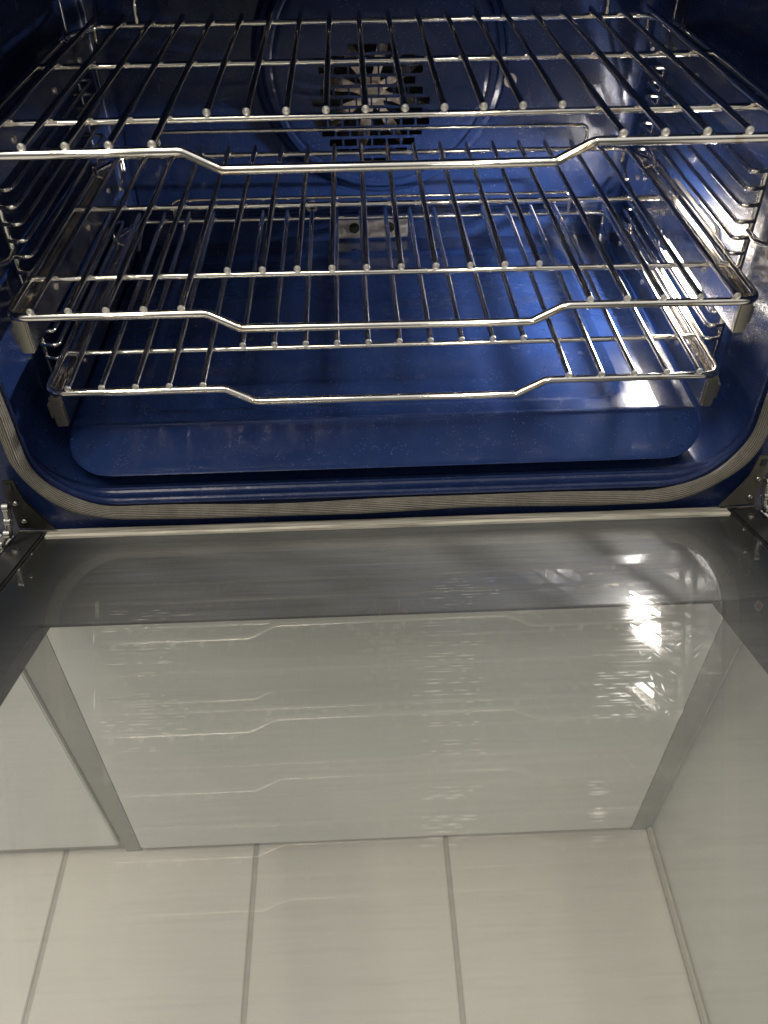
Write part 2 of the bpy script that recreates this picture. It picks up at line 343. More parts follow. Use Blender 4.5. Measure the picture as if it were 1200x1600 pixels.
# back wall with a hole for the fan
GX, GZ = -.002, -.109
def circ(cx, cz, r, y, n=64): return [(cx+r*math.cos(2*math.pi*k/n), y, cz+r*math.sin(2*math.pi*k/n)) for k in range(n)]
def ngon_hole(bm, outer, inner):
    a = [bm.verts.new(p) for p in outer]; b = [bm.verts.new(p) for p in inner]
    es = [bm.edges.new((q[i], q[(i+1) % len(q)])) for q in (a, b) for i in range(len(q))]
    bmesh.ops.triangle_fill(bm, edges=es, use_beauty=True)
bm = bmesh.new(); ngon_hole(bm, ring(.302, -.287, .012, .4605, TOP-.018), circ(.01, -.07, .120, .4605)); part('back_wall', bm, ENAMEL, oven, smooth=False)
# bulged fan cover
bm = bmesh.new(); prof = [(.150, .4603), (.1475, .458), (.1440, .452), (.1385, .4505), (.1370, .447), (.1350, .4385), (.1325, .4365), (.1270, .4360), (.1245, .4375), (.1215, .4365), (.117, .4358)]
loft(bm, [circ(.01, -.07, r, y) for r, y in prof])
HW = .0790
sq = [(GX-HW, GZ-HW*.985), (GX+HW, GZ-HW*.985), (GX+HW, GZ+HW*.985), (GX-HW, GZ+HW*.985)]
prevr = circ(.01, -.07, .117, .4358)
ngon_hole(bm, prevr, circ(GX, GZ, .0755, .4358))
bmesh.ops.remove_doubles(bm, verts=bm.verts, dist=1e-5)
# slotted middle: brick pattern of slots inside a circle
rows = 12; pit = .01135; cw = .0174; sw = .0152; sh = .0080; z_top = GZ+HW*.985; zc0 = -.0475
def rectxz(bm, x0, x1, z0, z1, y=.4361, th=.0012):
    zz = 0 if (z0-GZ)*(z1-GZ) < 0 else min(abs(z0-GZ), abs(z1-GZ)); hc = math.sqrt(max(1e-9, .0790**2-min(zz, .0785)**2)); x0 = max(x0, GX-hc); x1 = min(x1, GX+hc)
    if x1-x0 > 1e-6 and z1-z0 > 1e-6: box(bm, x0, x1, y, y+th, z0, z1)
zcur = z_top
for rI in range(rows):
    zc = zc0-rI*pit; dz = zc-GZ
    rectxz(bm, GX-HW, GX+HW, zc+sh/2, zcur)
    half = math.sqrt(max(0, .0745**2-(abs(dz)+sh/2)**2)); x = GX-HW; off = (cw/2 if rI % 2 else 0)
    k0 = -6
    for k in range(-6, 7):
        c = GX+k*cw+off
        if abs(c-GX)+sw/2 <= half:
            rectxz(bm, x, c-sw/2, zc-sh/2, zc+sh/2); x = c+sw/2
    rectxz(bm, x, GX+HW, zc-sh/2, zc+sh/2)
    zcur = zc-sh/2
rectxz(bm, GX-HW, GX+HW, GZ-HW*.985, zcur)
part('fan_cover', bm, ENAMEL, oven, angle=30)
# fan in its dark chamber
bm = bmesh.new(); loft(bm, [circ(.01, -.07, .119, .461), circ(.01, -.07, .119, .515)]); v = [bm.verts.new(p) for p in circ(.01, -.07, .119, .515)]; bm.faces.new(v); part('fan_chamber', bm, BLACK, oven)
bm = bmesh.new(); cyl(bm, (GX+.002, .462, GZ+.008), (0, 1, 0), .014, .03); cyl(bm, (GX+.002, .446, GZ+.008), (0, 1, 0), .007, .012, 6)
fan = part('fan', bm, FAN, oven)
for k in range(8):
    a = 2*math.pi*k/8+.25
    bm = bmesh.new()
    st = [(.010, .006, 0), (.024, .0045, .10), (.036, .007, .40), (.050, .0105, .85), (.062, .0095, 1.0), (.068, .005, 1.0)]
    Rg = []
    for r_, w, tw in st:
        c, s_ = math.cos(tw), math.sin(tw)
        Rg.append([(r_, -w*c, -w*s_), (r_, w*c, w*s_), (r_, w*c+.0, w*s_+.0014), (r_, -w*c, -w*s_+.0014)])
    rr = loft(bm, Rg); bm.faces.new(rr[0]); bm.faces.new(rr[-1][::-1])
    M = Matrix.Translation((GX+.002, .462, GZ+.008)) @ Matrix.Rotation(a, 4, 'Y') @ Matrix.Rotation(R(90), 4, 'X')
    bmesh.ops.transform(bm, matrix=M, verts=bm.verts)
    o = part('blade', bm, FAN, oven); o.parent = fan
# bolts and plate on the back wall
def bolt(c, r=.006, m=BACKP, nm='bolt'):
    bm = bmesh.new(); cyl(bm, (c[0], c[1]-.0015, c[2]), (0, 1, 0), r, .003, 24); q_ = part(nm, bm, m, oven, angle=30)
    bm = bmesh.new(); cyl(bm, (c[0], c[1]-.0034, c[2]), (0, 1, 0), r*.5, .0016, 6); h_ = part('bolt_head', bm, DARKM, oven, angle=30); h_.parent = q_; return q_
bolt((.163, .4585, -.090), .0075)
bolt((-.081, .4600, -.236), .0075)
bm = bmesh.new(); box(bm, -.292, .292, .4535, .4640, -.300, -.2415, .003); part('rear_ledge', bm, ENAMEL, oven, angle=50)
bm = bmesh.new(); box(bm, -.049, .043, .4510, .4533, -.277, -.2495, .001); pl = part('wall_plate', bm, BACKP, oven, angle=30)
for bx in (-.027, .019):
    bm = bmesh.new(); cyl(bm, (bx, .4502, -.2625), (0, 1, 0), .0068, .0025, 24); cyl(bm, (bx, .4480, -.2625), (0, 1, 0), .0048, .004, 6)
    o = part('bolt', bm, DARKM, oven, angle=30); o.parent = pl

# floor pan: raised plate with rounded front corners and an embossed field
def sdrr(x, y, cx, cyy, hx, hy, r):
    qx, qy = abs(x-cx)-hx+r, abs(y-cyy)-hy+r
    return math.hypot(max(qx, 0), max(qy, 0))+min(max(qx, qy), 0)-r
def sm(a, b, t): t = max(0, min(1, (t-a)/(b-a))); return t*t*(3-2*t)
bm = bmesh.new()
NX = 150; X0, X1, Y0, Y1, RC = -.3065, .3035, -.001, .452, .046
ys = [Y0+(k/40)*.075 for k in range(40)]+[Y0+.075+(k/90)*(Y1-Y0-.075) for k in range(91)]
grid = []
for y in ys:
    d = Y0+RC-y
    inset = RC-math.sqrt(max(0, RC*RC-d*d)) if d > 0 else 0
    row = []
    for i in range(NX+1):
        t = i/NX; t = t+(0)  
        # finer near the two edges
        s_ = .5-.5*math.cos(math.pi*t); t2 = .55*t+.45*s_
        x = (X0+inset)+((X1-inset)-(X0+inset))*t2
        z = -.280
        yy = y+.006*x/.3*(-1)
        z -= .0175*max(0, min(1, (.0545-y)/.0545))+.0005*sm(.056, .050, y)*0
        z += .0009*math.exp(-((y-.0545)/.0022)**2)*(1 if abs(x+.005) < .285 else 0)
        e = sdrr(x, y, -.006, .245, .246, .172, .03)
        z -= .0035*(1-sm(-.010, .0, e))
        edge = min(x-(X0+inset), (X1-inset)-x, y-Y0)
        z -= .0007*(1-sm(0, .0010, edge))
        row.append(bm.verts.new((x, y, z)))
    grid.append(row)
for a, b in zip(grid, grid[1:]):
    for i in range(NX): bm.faces.new((a[i], a[i+1], b[i+1], b[i]))
# turned-down rim
loop = grid[0][:]+[r[-1] for r in grid[1:]]+grid[-1][::-1][1:]+[r[0] for r in grid[::-1][1:-1]]
low = [bm.verts.new((v.co.x*.985, v.co.y+.006, v.co.z-.0045)) for v in loop]
for i in range(len(loop)): bm.faces.new((loop[i], loop[(i+1) % len(loop)], low[(i+1) % len(low)], low[i]))
part('floor_pan', bm, ENAMEL, oven, angle=12)

# lamp on the right-hand wall
bm = bmesh.new()
def lens_ring(x, hy, hz, r): return [(x, .2400+(a), -.195+b) for a, b in [(p[0], p[1]) for p in rrect(hy, -hz, hz, r, 8)]]
rr = loft(bm, [lens_ring(.3335, .074, .046, .014), lens_ring(.3285, .073, .045, .014), lens_ring(.3275, .070, .041, .012), lens_ring(.3300, .068, .039, .012)]); lamp = part('lamp_frame', bm, STEEL_M, oven)
bm = bmesh.new(); rr = loft(bm, [lens_ring(.3300, .068, .039, .012), lens_ring(.3290, .060, .033, .010)]); bm.faces.new(rr[-1]); bm.normal_update()
o = part('lamp_lens', bm, LENS, oven, smooth=False); o.parent = lamp
bulb = area('lamp_bulb_light', (.3262, .235, -.1790), (0, .235, -.1790), (.055, .014), 7.5, (1.0, .95, .93)); bulb.parent = oven; bulb.location -= oven.location

# ------------------------------------------------------------------ door
TH = R(19); DO = Vector((0, -.030, -.343)); E = Vector((0, -math.cos(TH), math.sin(TH))); N = Vector((0, math.sin(TH), math.cos(TH)))
MD = Matrix(((1, 0, 0, 0), (0, E.y, N.y, DO.y), (0, E.z, N.z, DO.z), (0, 0, 0, 1)))   # local (x, t, n) -> world
def dbox(bm, x0, x1, t0, t1, n0, n1, bev=0): box(bm, x0, x1, t0, t1, n0, n1, bev, MD)
bm = bmesh.new()
dbox(bm, -.356, -.3305, -.008, .60, -.045, .0000, .002); dbox(bm, .3275, .353, -.008, .60, -.045, .0000, .002)
dbox(bm, -.330, .327, -.008, .095, -.045, -.0030); dbox(bm, -.330, .327, .560, .60, -.045, -.0030)
dbox(bm, -.330, -.300, .0955, .5595, -.045, -.0030); dbox(bm, .2755, .327, .0955, .5595, -.045, -.0030)
door = part('door', bm, FRAMEM, oven, angle=30)
def dpart(nm, bm, m, **k):
    o = part(nm, bm, m, oven, **k); o.parent = door; return o
bm = bmesh.new()
def dq(bm, x0, x1, t0, t1, n):
    bm.faces.new([bm.verts.new(MD @ Vector(p)) for p in ((x0, t0, n), (x1, t0, n), (x1, t1, n), (x0, t1, n))])
# frit border: a printed ceramic ring bonded below the inner glass
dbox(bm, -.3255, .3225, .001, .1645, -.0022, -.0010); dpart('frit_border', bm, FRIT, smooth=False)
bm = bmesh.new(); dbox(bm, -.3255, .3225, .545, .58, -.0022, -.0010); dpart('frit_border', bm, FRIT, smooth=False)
bm = bmesh.new()
FR2 = mat('frit_side', (.018, .019, .019), .3)
dbox(bm, -.3255, -.278, .1645, .545, -.0022, -.0010); dpart('frit_side_strip', bm, FR2, smooth=False)
bm = bmesh.new(); dbox(bm, .2685, .3225, .1645, .545, -.0022, -.0010); dpart('frit_side_strip', bm, FR2, smooth=False)
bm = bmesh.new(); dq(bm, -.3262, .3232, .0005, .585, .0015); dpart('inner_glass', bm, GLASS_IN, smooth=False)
bm = bmesh.new(); dq(bm, -.299, .275, .096, .559, -.036); dpart('outer_glass', bm, GLASS_OUT, smooth=False)
bm = bmesh.new(); dbox(bm, -.3255, .3220, -.005, .0095, -.002, .0036, .0014); dpart('hinge_edge_strip', bm, TRIM)
for a, b in ((-.3565, -.3545), (.3515, .3535)):
    bm = bmesh.new(); dbox(bm, a, b, -.0085, .60, -.003, .0012, .0004); dpart('side_trim', bm, STEEL_M)
bm = bmesh.new(); dbox(bm, -.356, -.3205, -.0095, -.0083, -.003, .0012, .0003); dpart('corner_trim', bm, STEEL_M)
bm = bmesh.new(); dbox(bm, .3100, .353, -.0095, -.0083, -.003, .0012, .0003); dpart('corner_trim', bm, STEEL_M)
# handle on the outer face, off the bottom of the picture
bm = bmesh.new(); tube(bm, [MD @ Vector(p) for p in ((-.33, .54, -.105), (.33, .54, -.105))], .014, 20)
for x in (-.28, .28): tube(bm, [MD @ Vector(p) for p in ((x, .54, -.104), (x, .54, -.045))], .009, 14)
dpart('handle', bm, STEEL_M)
# screws at the hinge corners
for x, t in ((-.343, .034), (.340, .012)):
    bm = bmesh.new(); c = MD @ Vector((x, t, .0006)); cyl(bm, c, N, .0036, .0022, 16); dpart('screw', bm, STEEL_M)

# reflected rack glints painted as pale slivers on the glass: (x, t) to (x, t) on the door
GLINTS = [[0.0137,0.1874,0.0304,0.1876],[0.0346,0.1877,0.0479,0.1878],[0.0111,0.1912,0.0332,0.1915],[0.0372,0.1915,0.0555,0.1918],[0.006,0.1995,0.0205,0.1997],[0.0215,0.1997,0.0447,0.2],[0.0465,0.2,0.0468,0.2],[0.016,0.2042,0.0349,0.2044],[0.041,0.2045,0.0553,0.2047],[0.0081,0.2143,0.0342,0.2147],[0.04,0.2148,0.0476,0.2149],[0.0493,0.2149,0.0569,0.215],[0.0085,0.2182,0.0251,0.2185],[0.0282,0.2185,0.0413,0.2187],[0.0455,0.2187,0.0531,0.2188],[0.0164,0.229,0.0348,0.2292],[0.0395,0.2293,0.0409,0.2293],[0.0095,0.2319,0.0289,0.2322],[0.0332,0.2322,0.0502,0.2324],[0.0017,0.2364,0.0173,0.2366],[0.02,0.2367,0.0268,0.2368],[0.0325,0.2368,0.0382,0.2369],[0.0414,0.237,0.048,0.2371],[0.0098,0.2443,0.022,0.2445],[0.0275,0.2446,0.0393,0.2447],[0.0162,0.2479,0.034,0.2482],[0.0351,0.2482,0.0435,0.2483],[0.0093,0.2505,0.0326,0.2508],[0.0351,0.2509,0.0404,0.251],[0.0046,0.259,0.0276,0.2594],[0.0319,0.2594,0.0392,0.2595],[0.045,0.2596,0.0516,0.2597],[0.0087,0.2636,0.0227,0.2638],[0.0249,0.2638,0.0361,0.264],[0.0387,0.264,0.0483,0.2641],[-0.0023,0.2722,0.004,0.2723],[0.0079,0.2724,0.0223,0.2726],[0.0266,0.2726,0.0387,0.2728],[0.0431,0.2729,0.0454,0.2729],[-0.0018,0.2764,0.0082,0.2765],[0.0113,0.2766,0.0281,0.2768],[0.0305,0.2768,0.0427,0.277],[0.0451,0.2771,0.0458,0.2771],[0.0098,0.282,0.0339,0.2823],[-0.0012,0.2849,0.009,0.285],[0.0114,0.285,0.0297,0.2853],[0.0337,0.2854,0.0405,0.2855],[0.007,0.2938,0.0305,0.2941],[0.0317,0.2942,0.0361,0.2942],[0.005,0.2973,0.0105,0.2974],[0.0159,0.2974,0.0268,0.2976],[0.0316,0.2977,0.0364,0.2978],[0.0082,0.3054,0.0195,0.3056],[0.0209,0.3056,0.0312,0.3057],[0.0358,0.3058,0.0412,0.3059],[0.0019,0.308,0.024,0.3083],[0.0255,0.3084,0.0303,0.3084],[0.0355,0.3085,0.0373,0.3085],[0.003,0.3221,0.0082,0.3222],[0.0111,0.3222,0.0296,0.3225],[0.0338,0.3226,0.0441,0.3227],[0.0078,0.3257,0.0301,0.3261],[0.0315,0.3261,0.0405,0.3262],[0.0414,0.3263,0.0417,0.3263],[0.0074,0.3316,0.0122,0.3317],[0.0163,0.3318,0.0239,0.3319],[0.026,0.3319,0.0414,0.3322],[-0.0,0.3341,0.0106,0.3343],[0.0125,0.3343,0.0325,0.3346],[0.0354,0.3347,0.0416,0.3348],[-0.0061,0.362,0.0022,0.3621],[0.0041,0.3621,0.0235,0.3624],[0.0248,0.3625,0.0367,0.3627],[0.0,0.3651,0.0084,0.3652],[0.0118,0.3653,0.0248,0.3655],[0.0257,0.3655,0.0294,0.3656],[0.0026,0.3685,0.015,0.3687],[0.0158,0.3687,0.024,0.3688],[-0.0015,0.3703,0.0091,0.3704],[0.0115,0.3705,0.0208,0.3706],[0.0226,0.3707,0.0253,0.3707],[-0.0016,0.384,0.0038,0.3841],[0.0052,0.3841,0.0153,0.3843],[0.0185,0.3843,0.0311,0.3845],[0.0015,0.3864,0.0116,0.3866],[0.0143,0.3866,0.0295,0.3869],[-0.0039,0.3898,0.0045,0.39],[0.0075,0.39,0.0209,0.3902],[-0.0079,0.3917,0.0117,0.392],[0.0146,0.3921,0.0208,0.3922],[-0.0006,0.3949,0.0169,0.3952],[0.0197,0.3952,0.0297,0.3954],[0.0308,0.3954,0.0326,0.3955],[-0.0006,0.3989,0.0095,0.3991],[0.0122,0.3991,0.0251,0.3993],[-0.0052,0.4007,0.0121,0.4009],[0.0129,0.401,0.0186,0.4011],[0.0212,0.4011,0.0301,0.4012],[-0.0064,0.4037,0.0063,0.4039],[0.009,0.404,0.0166,0.4041],[0.0195,0.4042,0.0201,0.4042],[0.1248,0.2596,0.1349,0.2597],[0.1367,0.2597,0.1471,0.2599],[0.1511,0.2599,0.1623,0.2601],[0.1244,0.263,0.1381,0.2632],[0.1394,0.2632,0.1548,0.2635],[0.1242,0.2659,0.1434,0.2662],[0.1482,0.2662,0.1626,0.2664],[0.1192,0.2723,0.1276,0.2725],[0.1309,0.2725,0.1458,0.2727],[0.1501,0.2728,0.156,0.2729],[0.1269,0.2767,0.1349,0.2769],[0.1383,0.2769,0.1513,0.2771],[0.1264,0.2826,0.1396,0.2828],[0.1447,0.2829,0.1514,0.283],[0.1165,0.2854,0.129,0.2856],[0.1307,0.2856,0.1428,0.2858],[0.1452,0.2858,0.1471,0.2859],[0.1249,0.2896,0.139,0.2898],[0.144,0.2899,0.1514,0.29],[0.1243,0.292,0.1445,0.2923],[0.1119,0.2951,0.1293,0.2953],[0.1339,0.2954,0.1401,0.2955],[0.142,0.2955,0.1518,0.2957],[0.1106,0.3042,0.1161,0.3043],[0.1213,0.3044,0.1294,0.3045],[0.1304,0.3045,0.1387,0.3046],[0.1399,0.3047,0.1483,0.3048],[0.1114,0.3069,0.1248,0.3071],[0.1291,0.3071,0.1402,0.3073],[0.1412,0.3073,0.1509,0.3075],[0.0928,0.3627,0.1037,0.3629],[0.0916,0.3653,0.0977,0.3654],[0.1022,0.3655,0.1031,0.3655],[0.0924,0.3678,0.1016,0.3679],[0.1052,0.368,0.1052,0.368],[0.091,0.3706,0.1043,0.3708],[0.0897,0.3723,0.1024,0.3725],[0.0904,0.3832,0.0969,0.3833],[0.0992,0.3834,0.1001,0.3834],[0.0862,0.3857,0.0989,0.3859],[0.0876,0.3872,0.0971,0.3873],[0.0858,0.3867,0.0987,0.3869],[0.0868,0.389,0.0964,0.3891],[0.0868,0.3919,0.0955,0.392],[0.0837,0.4028,0.0954,0.403],[0.0815,0.405,0.0936,0.4052],[-0.2284,0.1531,-0.2047,0.1534],[-0.1989,0.1534,-0.186,0.1536],[-0.2285,0.1573,-0.2101,0.1576],[-0.2058,0.1576,-0.1951,0.1578],[-0.1926,0.1578,-0.1779,0.158],[-0.2019,0.1618,-0.183,0.162],[-0.1786,0.1621,-0.1581,0.1623],[-0.2077,0.1668,-0.1905,0.167],[-0.186,0.1671,-0.1795,0.1672],[-0.221,0.1745,-0.2106,0.1747],[-0.2051,0.1747,-0.1945,0.1749],[-0.1888,0.1749,-0.1821,0.175],[-0.2238,0.1792,-0.2146,0.1793],[-0.211,0.1794,-0.2032,0.1795],[-0.1969,0.1795,-0.1906,0.1796],[-0.1861,0.1797,-0.1774,0.1798],[-0.226,0.1827,-0.2124,0.1828],[-0.2075,0.1829,-0.2,0.183],[-0.1942,0.1831,-0.1748,0.1833],[-0.198,0.1993,-0.1717,0.1996],[-0.2069,0.2029,-0.199,0.203],[-0.1978,0.203,-0.1905,0.2031],[-0.1885,0.2032,-0.1794,0.2033],[-0.1757,0.2033,-0.1573,0.2036],[-0.2128,0.2084,-0.1973,0.2087],[-0.1925,0.2087,-0.1774,0.2089],[-0.174,0.209,-0.1677,0.2091],[-0.1653,0.2091,-0.1649,0.2091],[-0.2065,0.2138,-0.1836,0.2141],[-0.1812,0.2141,-0.1677,0.2143],[-0.2101,0.2201,-0.196,0.2203],[-0.1942,0.2203,-0.1882,0.2204],[-0.1867,0.2204,-0.1777,0.2206],[-0.1741,0.2206,-0.1714,0.2206],[-0.2009,0.2251,-0.1945,0.2251],[-0.1914,0.2252,-0.1776,0.2254],[-0.1765,0.2254,-0.1642,0.2256],[-0.2114,0.2269,-0.1928,0.2272],[-0.1901,0.2272,-0.1821,0.2273],[-0.1809,0.2273,-0.1617,0.2276],[-0.187,0.2389,-0.17,0.2391],[-0.169,0.2391,-0.1566,0.2393],[-0.1505,0.2394,-0.1446,0.2395],[-0.1969,0.2422,-0.1896,0.2423],[-0.1851,0.2424,-0.1795,0.2424],[-0.176,0.2425,-0.1705,0.2426],[-0.1838,0.2633,-0.1692,0.2635],[-0.1643,0.2636,-0.1636,0.2636],[-0.2049,0.2656,-0.1809,0.2659],[-0.1796,0.2659,-0.1687,0.2661],[-0.1636,0.2662,-0.1605,0.2662],[-0.1961,0.2706,-0.1876,0.2707],[-0.1831,0.2708,-0.1635,0.2711],[-0.1585,0.2712,-0.1501,0.2713],[-0.1829,0.2771,-0.1641,0.2774],[-0.1616,0.2774,-0.1549,0.2775],[-0.1832,0.2807,-0.1597,0.281],[-0.1587,0.281,-0.1504,0.2811],[-0.1459,0.2812,-0.1425,0.2813],[-0.184,0.285,-0.1627,0.2853],[-0.1782,0.2885,-0.1561,0.2888],[-0.1517,0.2889,-0.1421,0.2891],[-0.1967,0.2918,-0.1899,0.2919],[-0.1864,0.292,-0.1794,0.2921],[-0.1783,0.2921,-0.161,0.2923],[-0.159,0.2924,-0.1533,0.2924],[-0.1941,0.2952,-0.1838,0.2954],[-0.182,0.2954,-0.161,0.2957],[-0.1577,0.2958,-0.1433,0.296],[-0.1382,0.2961,-0.1382,0.2961],[-0.1778,0.2995,-0.1723,0.2996],[-0.1677,0.2997,-0.1516,0.2999],[-0.1935,0.3009,-0.1867,0.301],[-0.184,0.3011,-0.1637,0.3014],[-0.1597,0.3014,-0.1529,0.3015],[-0.1498,0.3016,-0.1382,0.3017],[-0.1807,0.3048,-0.1603,0.3051],[-0.1568,0.3051,-0.1492,0.3052],[-0.1814,0.308,-0.1753,0.3081],[-0.1729,0.3082,-0.1592,0.3084],[-0.158,0.3084,-0.1481,0.3085],[-0.1731,0.3183,-0.164,0.3185],[-0.1594,0.3185,-0.1552,0.3186],[-0.1804,0.3206,-0.1622,0.3209],[-0.1605,0.3209,-0.1519,0.321],[0.0383,0.1194,0.0552,0.1196],[0.0623,0.1197,0.0836,0.1199],[0.0344,0.1244,0.0658,0.1248],[0.0726,0.1249,0.0787,0.1249],[0.0261,0.1304,0.0396,0.1306],[0.0439,0.1306,0.0601,0.1308],[0.0263,0.1348,0.0441,0.1351],[0.0463,0.1351,0.0697,0.1354],[0.0319,0.1404,0.0431,0.1406],[0.0471,0.1406,0.0731,0.1409],[0.0759,0.141,0.0796,0.141],[0.0362,0.1458,0.0652,0.1462],[0.0691,0.1462,0.0796,0.1463],[0.0273,0.1454,0.0531,0.1458],[0.056,0.1458,0.0675,0.1459],[0.02,0.1501,0.039,0.1503],[0.041,0.1504,0.0483,0.1505],[0.0506,0.1505,0.0584,0.1506],[0.0437,0.1568,0.05,0.1569],[0.0536,0.157,0.0551,0.157],[0.0325,0.1607,0.0443,0.1608],[0.0501,0.1609,0.0561,0.161],[0.1744,0.2584,0.1785,0.2654],[0.1578,0.2816,0.162,0.2883],[0.1715,0.2266,0.1747,0.2317],[0.1544,0.2043,0.1556,0.2063],[0.1501,0.2821,0.1549,0.2775],[0.161,0.2628,0.1602,0.271],[0.1659,0.2074,0.1701,0.2134],[0.1585,0.3044,0.1581,0.3076],[0.1814,0.206,0.1842,0.2107],[0.1365,0.2991,0.1395,0.3034],[0.171,0.2377,0.1749,0.2447],[0.1519,0.2966,0.1515,0.3016],[0.1808,0.1781,0.1829,0.1822],[0.1731,0.2695,0.1744,0.2715],[0.1617,0.2414,0.1649,0.2382],[0.1405,0.2946,0.1438,0.2994],[0.2049,0.1677,0.2093,0.1772],[0.145,0.2977,0.1483,0.3021],[0.169,0.2272,0.1784,0.2176],[0.1891,0.1721,0.1937,0.1815],[0.1866,0.1783,0.1906,0.1845],[0.1365,0.2814,0.1415,0.2874],[0.1903,0.2308,0.1958,0.2254],[0.1755,0.2074,0.1751,0.2111],[0.1896,0.1837,0.1931,0.1909],[0.2006,0.237,0.2076,0.2303],[0.159,0.2753,0.1609,0.2785],[0.1644,0.2607,0.1684,0.2674],[0.196,0.2466,0.2039,0.2391],[0.1809,0.2305,0.1854,0.2387],[0.1852,0.1836,0.1876,0.1884],[0.1551,0.2976,0.1548,0.3007],[0.1563,0.3048,0.1594,0.3019],[0.2033,0.2198,0.2061,0.217],[0.1649,0.273,0.1638,0.2834],[0.1449,0.2773,0.1444,0.284],[0.1753,0.1836,0.1841,0.1739],[0.1808,0.1929,0.18,0.2001],[0.1781,0.2094,0.1802,0.2134],[0.1343,0.2841,0.1354,0.2858],[0.1633,0.2901,0.1666,0.2941],[0.184,0.1857,0.1886,0.1928],[0.1855,0.2445,0.1867,0.2466],[0.1653,0.2454,0.1694,0.2412],[0.163,0.2328,0.1623,0.2401],[0.1724,0.2118,0.1762,0.2182],[-0.2426,0.1339,-0.2341,0.1642],[-0.241,0.134,-0.2326,0.1643],[-0.2311,0.1802,-0.2252,0.2025],[-0.2097,0.2545,-0.2028,0.2805]]
GLINT_MAT = bpy.data.materials.new('painted_glint'); GLINT_MAT.use_nodes = True; GLINT_MAT.node_tree.nodes.clear()
_o = nd(GLINT_MAT, 'ShaderNodeOutputMaterial'); _t = nd(GLINT_MAT, 'ShaderNodeBsdfTransparent'); _d = nd(GLINT_MAT, 'ShaderNodeBsdfDiffuse'); _d.inputs[0].default_value = (.92, .88, .76, 1)
_g = nd(GLINT_MAT, 'ShaderNodeBsdfGlossy'); _g.inputs['Roughness'].default_value = .3; _a1 = nd(GLINT_MAT, 'ShaderNodeMixShader'); _a1.inputs[0].default_value = .35; lk(GLINT_MAT, _d.outputs[0], _a1.inputs[1]); lk(GLINT_MAT, _g.outputs[0], _a1.inputs[2])
_a2 = nd(GLINT_MAT, 'ShaderNodeMixShader'); lk(GLINT_MAT, ramp(GLINT_MAT, noise(GLINT_MAT, 60, 3, coords(GLINT_MAT)), [(.3, (.12,)*3), (.7, (.75,)*3)]), _a2.inputs[0]); lk(GLINT_MAT, _t.outputs[0], _a2.inputs[1]); lk(GLINT_MAT, _a1.outputs[0], _a2.inputs[2]); lk(GLINT_MAT, _a2.outputs[0], _o.inputs[0])
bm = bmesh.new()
for x0, t0, x1, t1 in GLINTS:
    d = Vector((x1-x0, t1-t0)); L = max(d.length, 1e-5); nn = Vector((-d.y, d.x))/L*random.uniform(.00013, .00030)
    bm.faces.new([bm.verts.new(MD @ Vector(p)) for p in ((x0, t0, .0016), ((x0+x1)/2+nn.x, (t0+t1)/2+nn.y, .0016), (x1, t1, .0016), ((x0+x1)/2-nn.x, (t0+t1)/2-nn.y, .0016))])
o = dpart('painted_glints', bm, GLINT_MAT, smooth=False); o['kind'] = 'stuff'

# hinges: pressed bracket and linked arm either side
for sgn in (-1, 1):
    ax = .3465 if sgn < 0 else .343
    X = lambda x: sgn*x
    bm = bmesh.new()
    poly = [(ax-.009, -.276), (ax+.001, -.2765), (ax+.004, -.292), (ax+.002, -.305), (ax+.003, -.333), (ax-.030, -.336), (ax-.020, -.318), (ax-.0115, -.300), (ax-.010, -.288)]
    f = [bm.verts.new((X(x), -.0300, z)) for x, z in poly]; b = [bm.verts.new((X(x), -.0280, z)) for x, z in poly]
    bm.faces.new(f); bm.faces.new(b[::-1])
    for i in range(len(f)): bm.faces.new((f[i], b[i], b[(i+1) % len(b)], f[(i+1) % len(f)]))
    hg = part('hinge_bracket', bm, DARKM if sgn < 0 else mat('olive_bracket', (.07, .068, .052), .45, .4), oven, angle=20)
    bm = bmesh.new(); box(bm, min(X(ax-.006), X(ax-.001)), max(X(ax-.006), X(ax-.001)), -.0312, -.0301, -.286, -.2795); o = part('slot', bm, BLACK, oven, smooth=False); o.parent = hg
    bm = bmesh.new()
    pth = fillet([(X(ax+.001), -.040, -.298), (X(ax+.0025), -.042, -.312), (X(ax+.0035), -.047, -.322), (X(ax+.0125), -.052, -.330), (X(ax+.0145), -.056, -.341), (X(ax+.006), -.062, -.352)], .006, 5)
    tube(bm, pth, [.0034]*len(pth), 12)
    for p in pth[::6]: cyl(bm, p, (1, 0, 0), .0046, .0052, 16)
    o = part('hinge_arm', bm, SHINY, oven, angle=50); o.parent = hg
    bm = bmesh.new()
    for (x, y, z) in ((ax-.0035, -.0310, -.302), (ax-.005, -.0312, -.324)):
        sphere(bm, (X(x), y, z), .0026, 1, .6, 1, 12)
    o = part('rivet', bm, SHINY, oven, angle=40); o.parent = hg
# small warning emblem at the right edge of the flange
bm = bmesh.new(); v = [bm.verts.new(p) for p in ((.352, -.0212, -.2455), (.3565, -.0212, -.2395), (.3615, -.0212, -.2455), (.3565, -.0212, -.2520))]; bm.faces.new(v)
em = part('warning_label', bm, mat('label_white', (.65, .62, .62), .5), oven, smooth=False)
bm = bmesh.new(); v = [bm.verts.new(p) for p in ((.3538, -.0216, -.2455), (.3567, -.0216, -.2417), (.3600, -.0216, -.2455), (.3567, -.0216, -.2498))]; bm.faces.new(v)
o = part('label_centre', bm, mat('label_red', (.35, .04, .04), .5), oven, smooth=False); o.parent = em

